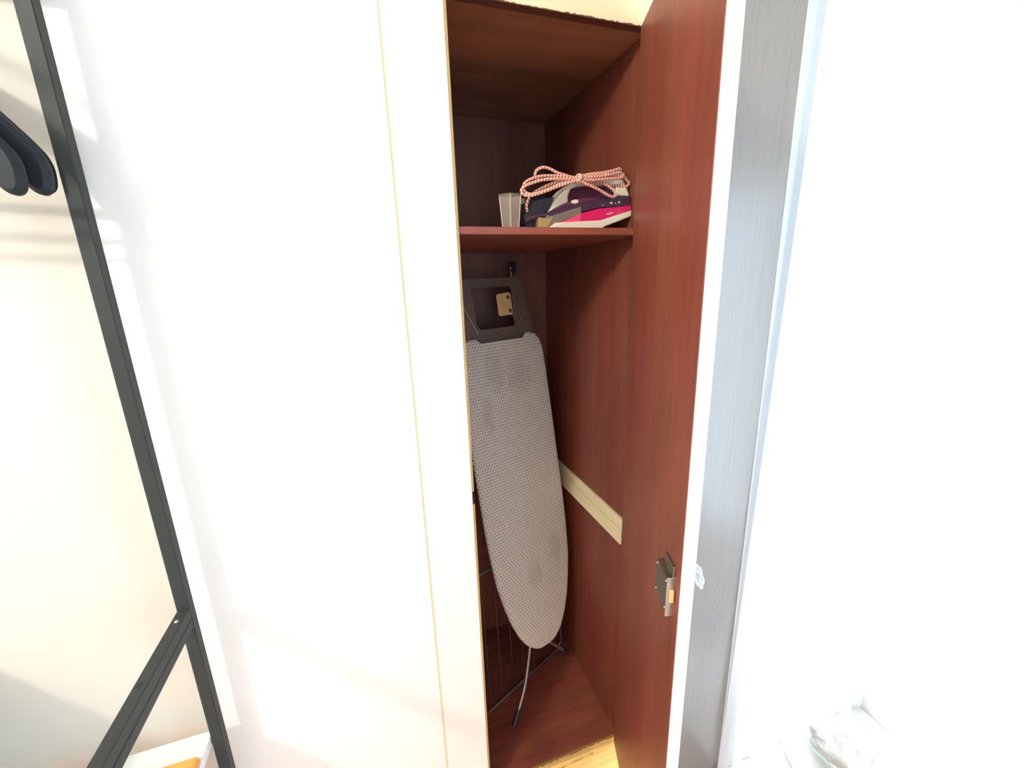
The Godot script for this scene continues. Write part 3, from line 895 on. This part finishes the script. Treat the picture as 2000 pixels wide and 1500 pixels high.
func clothes_rack() -> void:
	var t := thing("clothes_rack", "dark grey square-tube clothes rack standing before the closed door", "clothes rack", Vector3(-0.62, 0, 0.47))
	var c := 0.0015
	var x0 := -0.88
	var spots := [[-0.380, 0.04], [x0, 0.04], [-0.380, 0.90], [x0, 0.90]]
	for s in spots:
		put("post", boxmb(Vector3(s[0] - 0.010, 0.0, s[1] - 0.010), Vector3(s[0] + 0.010, 2.25, s[1] + 0.010), c), M.rack, t)
	# lower rails along the rack: two tubes one on the other, so a seam shows at the side
	for x in [-0.380, x0]:
		var m := MB.new()
		m.box(Vector3(x - 0.0098, 1.1645, 0.050), Vector3(x + 0.0098, 1.1838, 0.890), c)
		m.box(Vector3(x - 0.0098, 1.1852, 0.050), Vector3(x + 0.0098, 1.2055, 0.890), c)
		var r := put("rail", m, M.rack, t)
		put("seam", boxmb(Vector3(x - 0.0090, 1.1836, 0.051), Vector3(x + 0.0092, 1.1854, 0.889)), M.seam, r)
		if x == -0.380:
			var hole := MB.new()
			var ring := PackedVector2Array()
			for i in 14:
				ring.append(Vector2(cos(TAU * i / 14) * 0.0045, sin(TAU * i / 14) * 0.0068))
			hole.prism(ring, 0.0, 0.0005, 0.0, Transform3D(Basis(Vector3.RIGHT, Vector3.BACK, Vector3.UP), Vector3(x - 0.001, 1.2053, 0.205)))
			put("screw_hole", hole, M.seam, r)
			var sc := MB.new()
			sc.lathe([Vector2(0, 0.0022), Vector2(0.0022, 0.0018), Vector2(0.0034, 0)], Transform3D(Basis.IDENTITY, Vector3(x, 1.2055, 0.078)), 12)
			put("screw", sc, M.chrome, r)
	for z in [0.04, 0.90]:
		put("crossbar", boxmb(Vector3(x0 + 0.01, 2.18, z - 0.010), Vector3(-0.390, 2.20, z + 0.010), c), M.rack, t)
	put("hanging_rail", tube1([Vector3(-0.62, 2.19, 0.05), Vector3(-0.62, 2.19, 0.89)], 0.009, 0), M.rack, t)
	put("rack_shelf", boxmb(Vector3(x0 + 0.010, 0.885, 0.03), Vector3(-0.391, 0.903, 0.91), c), M.tray, t, "pale board shelf of the rack")
	put("rack_shelf", boxmb(Vector3(x0 + 0.010, 0.18, 0.03), Vector3(-0.391, 0.198, 0.91), c), M.tray, t, "pale board shelf of the rack")
	var bx := thing("shadow_box", "unseen pale box, added for its shadow, on the clothes rack's upper shelf", "box", Vector3(-0.81, 0.903, 0.28))  # out-of-view box, added to throw the diagonal shadow on the wall
	put("box_body", boxmb(Vector3(-0.868, 0.903, 0.06), Vector3(-0.75, 1.19, 0.5), 0.004), M.white, bx)
	put("lid", boxmb(Vector3(-0.869, 1.19, 0.055), Vector3(-0.747, 1.226, 0.505), 0.004), M.white, bx)
	var oc := thing("folded_cloth", "folded orange cloth on the rack shelf beside the post", "cloth", Vector3(-0.43, 0.903, 0.16))
	for k in 2:
		put("fold", boxmb(Vector3(-0.475 + k * 0.003, 0.9031 + k * 0.008, 0.088 + k * 0.002), Vector3(-0.394 - k * 0.002, 0.911 + k * 0.008, 0.24 - k * 0.004), 0.003), M.orange, oc)
	# black hangers; only their right-hand ends reach into the picture
	var labels := ["black clothes hanger nearest the wall, mostly hidden behind the other two", "black clothes hanger in the middle, its tip against the rack post", "black clothes hanger nearest the viewer, its drooping tip leftmost of the hangers"]
	var proto: Node3D
	var ups := [[0.055, 0.0, -0.001], [0.100, -0.010, 0.019], [0.130, -0.016, 0.008]]
	for i in 3:
		var h: Node3D
		if i == 0:
			h = thing("clothes_hanger", labels[0], "hanger", Vector3(-0.62, 2.20, ups[0][0]), "black hangers on the rack")
			proto = h
			var z := ups[0][0] as float
			for s in [1.0, -1.0]:
				var m := MB.new()
				var poly := PackedVector2Array()
				for q in [[0, 2.115], [0.05, 2.108], [0.10, 2.090], [0.15, 2.054], [0.191, 2.002], [0.219, 1.964], [0.2275, 1.945], [0.2285, 1.928], [0.2255, 1.912], [0.217, 1.905], [0.207, 1.909], [0.198, 1.922], [0.186, 1.948], [0.165, 1.985], [0.13, 2.028], [0.09, 2.058], [0.05, 2.075], [0, 2.082]]:
					poly.append(Vector2(-0.62 + s * q[0], q[1]))
				var fine := PackedVector2Array()
				for k in poly.size():
					var n0 := poly[(k + poly.size() - 1) % poly.size()]
					var n3 := poly[(k + 2) % poly.size()]
					for e in 4:
						fine.append(poly[k].cubic_interpolate(poly[(k + 1) % poly.size()], n0 if k > 0 else poly[0], n3, e / 4.0) if k < poly.size() - 1 else poly[k].lerp(poly[0], e / 4.0))
				poly = fine
				m.prism(poly, z - 0.0085, z + 0.0085, 0.006)
				put("arm", m, M.hanger, h)
			put("bar", tube1([Vector3(-0.835, 1.934, z + 0.002), Vector3(-0.62, 1.937, z + 0.002), Vector3(-0.405, 1.924, z + 0.002)], 0.0062, 6), M.hanger, h)
			put("hook", tube1([Vector3(-0.62, 2.10, z), Vector3(-0.62, 2.145, z), Vector3(-0.606, 2.165, z), Vector3(-0.604, 2.192, z), Vector3(-0.62, 2.2025, z), Vector3(-0.636, 2.19, z)], 0.0025, 6), M.steel, h)
		else:
			h = proto.duplicate()
			h.name = numbered("clothes_hanger")
			add_child(h)
			h.position = Vector3(-0.62 + ups[i][2], 2.20 + ups[i][1], ups[i][0])
			tag(h, labels[i], "hanger", "black hangers on the rack")


func right_side() -> void:
	var p := thing("wood_grain_panel", "tall grey wood-grain panel right of the open white door", "panel", Vector3(0.81, 0, -0.02))
	put("board", boxmb(Vector3(0.6205, 0, -0.05), Vector3(1.018, 3.35, 0.0), 0.001), M.foil, p)
	put("edge_trim", boxmb(Vector3(1.0182, 0, -0.05), Vector3(1.0215, 3.35, 0.002), 0.0008), M.white, p, "thin white edge strip")
	struct("shade_strip_1", boxmb(Vector3(1.0216, 0, -0.05), Vector3(1.098, 3.35, 0.0015)), M.shade_strip, "bluish shade painted as a pale strip between the wood-grain panel and the curtain", "shade_strip")  # flat painted strip standing in for the bluish shade by the curtain edge
	# sheer curtain before the window, its left edge hanging slightly aslant
	var cu := thing("curtain", "sheer white curtain glowing beside the grey wood-grain panel", "curtain", Vector3(1.38, 0.02, 0.06))
	var m := MB.new()
	var nx := 90
	var ny := 12
	var pt := func(i: int, j: int) -> Vector3:
		var v := float(j) / ny
		var y := 0.03 + v * 2.58
		var xl := 1.0005 + 0.0235 * y
		var u := float(i) / nx
		return Vector3(lerpf(xl, 1.735, u), y, 0.016 + (0.008 * sin(u * 58.0 + 0.3 * sin(v * 4.0)) + 0.004 * sin(u * 21.0 + 1.0)) * smoothstep(0.0, 0.08, u))
	for j in ny:
		for i in nx:
			var A: Vector3 = pt.call(i, j)
			var B: Vector3 = pt.call(i + 1, j)
			var C: Vector3 = pt.call(i + 1, j + 1)
			var D: Vector3 = pt.call(i, j + 1)
			m.quad(A, B, C, D, Vector3(0, 0, 1))
	put("curtain_cloth", m, M.sheer, cu)
	put("curtain_rod", tube1([Vector3(1.06, 2.625, 0.018), Vector3(1.745, 2.625, 0.018)], 0.01, 0), M.white, cu)
	put("rug", boxmb(Vector3(1.03, 0.0, 0.0), Vector3(1.7495, 0.012, 0.95), 0.004), M.rug)
	tag(get_node("rug"), "white rug on the floor under the small round table", "rug")
	# small white pedestal table with a glass bowl, both almost lost in the glare
	var cb := thing("side_table", "small round white pedestal table in front of the sheer curtain", "table", Vector3(1.15, 0.012, 0.275))
	var tx := Transform3D(Basis.IDENTITY, Vector3(1.15, 0.0, 0.275))
	m = MB.new()
	m.lathe([Vector2(0, 0.360), Vector2(0.128, 0.360), Vector2(0.134, 0.364), Vector2(0.134, 0.374), Vector2(0.128, 0.378), Vector2(0, 0.378)], tx, 48)
	put("table_top", m, M.white, cb)
	m = MB.new()
	m.lathe([Vector2(0, 0.022), Vector2(0.022, 0.022), Vector2(0.014, 0.06), Vector2(0.014, 0.33), Vector2(0.03, 0.36), Vector2(0, 0.36)], tx, 24)
	put("stem", m, M.white, cb)
	m = MB.new()
	m.lathe([Vector2(0, 0.012), Vector2(0.115, 0.012), Vector2(0.115, 0.016), Vector2(0.022, 0.022), Vector2(0, 0.022)], tx, 40)
	put("base", m, M.white, cb)
	var g := thing("glass_bowl", "round clear glass bowl on the small white table by the curtain", "bowl", Vector3(1.150, 0.378, 0.275))
	var gx := Transform3D(Basis.IDENTITY, Vector3(1.150, 0.378, 0.275))
	m = MB.new()
	m.lathe([Vector2(0, 0.001), Vector2(0.045, 0.001), Vector2(0.075, 0.022), Vector2(0.095, 0.055), Vector2(0.103, 0.090)], gx, 48)
	put("bowl_wall", m, M.glass, g)
	m = MB.new()
	var lp := []
	for i in 48:
		lp.append(gx * Vector3(cos(TAU * i / 48) * 0.103, 0.091, sin(TAU * i / 48) * 0.103))
	m.tube(lp, 0.0026, 8, 0, true)
	put("rim", m, M.glass_rim, g)
	# crumpled pale tissue inside
	var ti := thing("crumpled_tissue", "pale grey crumpled tissue lying inside the glass bowl", "tissue", Vector3(1.150, 0.382, 0.275))
	var nz := noise(9, 14.0, 3)
	m = MB.new()
	var dirp := func(i: int, j: int) -> Vector3:
		var th := PI * j / 24.0
		var ph := TAU * i / 40.0
		var d := Vector3(sin(th) * cos(ph), cos(th), sin(th) * sin(ph))
		var k := 1.0 + 0.26 * nz.get_noise_3dv(d * 0.08) - 0.08 * absf(nz.get_noise_3dv(d * 0.3))
		return Vector3(1.150, 0.434, 0.275) + Vector3(d.x * 0.074, d.y * 0.046, d.z * 0.074) * k
	for j in 24:
		for i in 40:
			var A: Vector3 = dirp.call(i, j)
			m.quad(A, dirp.call(i + 1, j), dirp.call(i + 1, j + 1), dirp.call(i, j + 1), A - Vector3(1.150, 0.434, 0.275))
	put("tissue_ball", m, M.paper, ti)
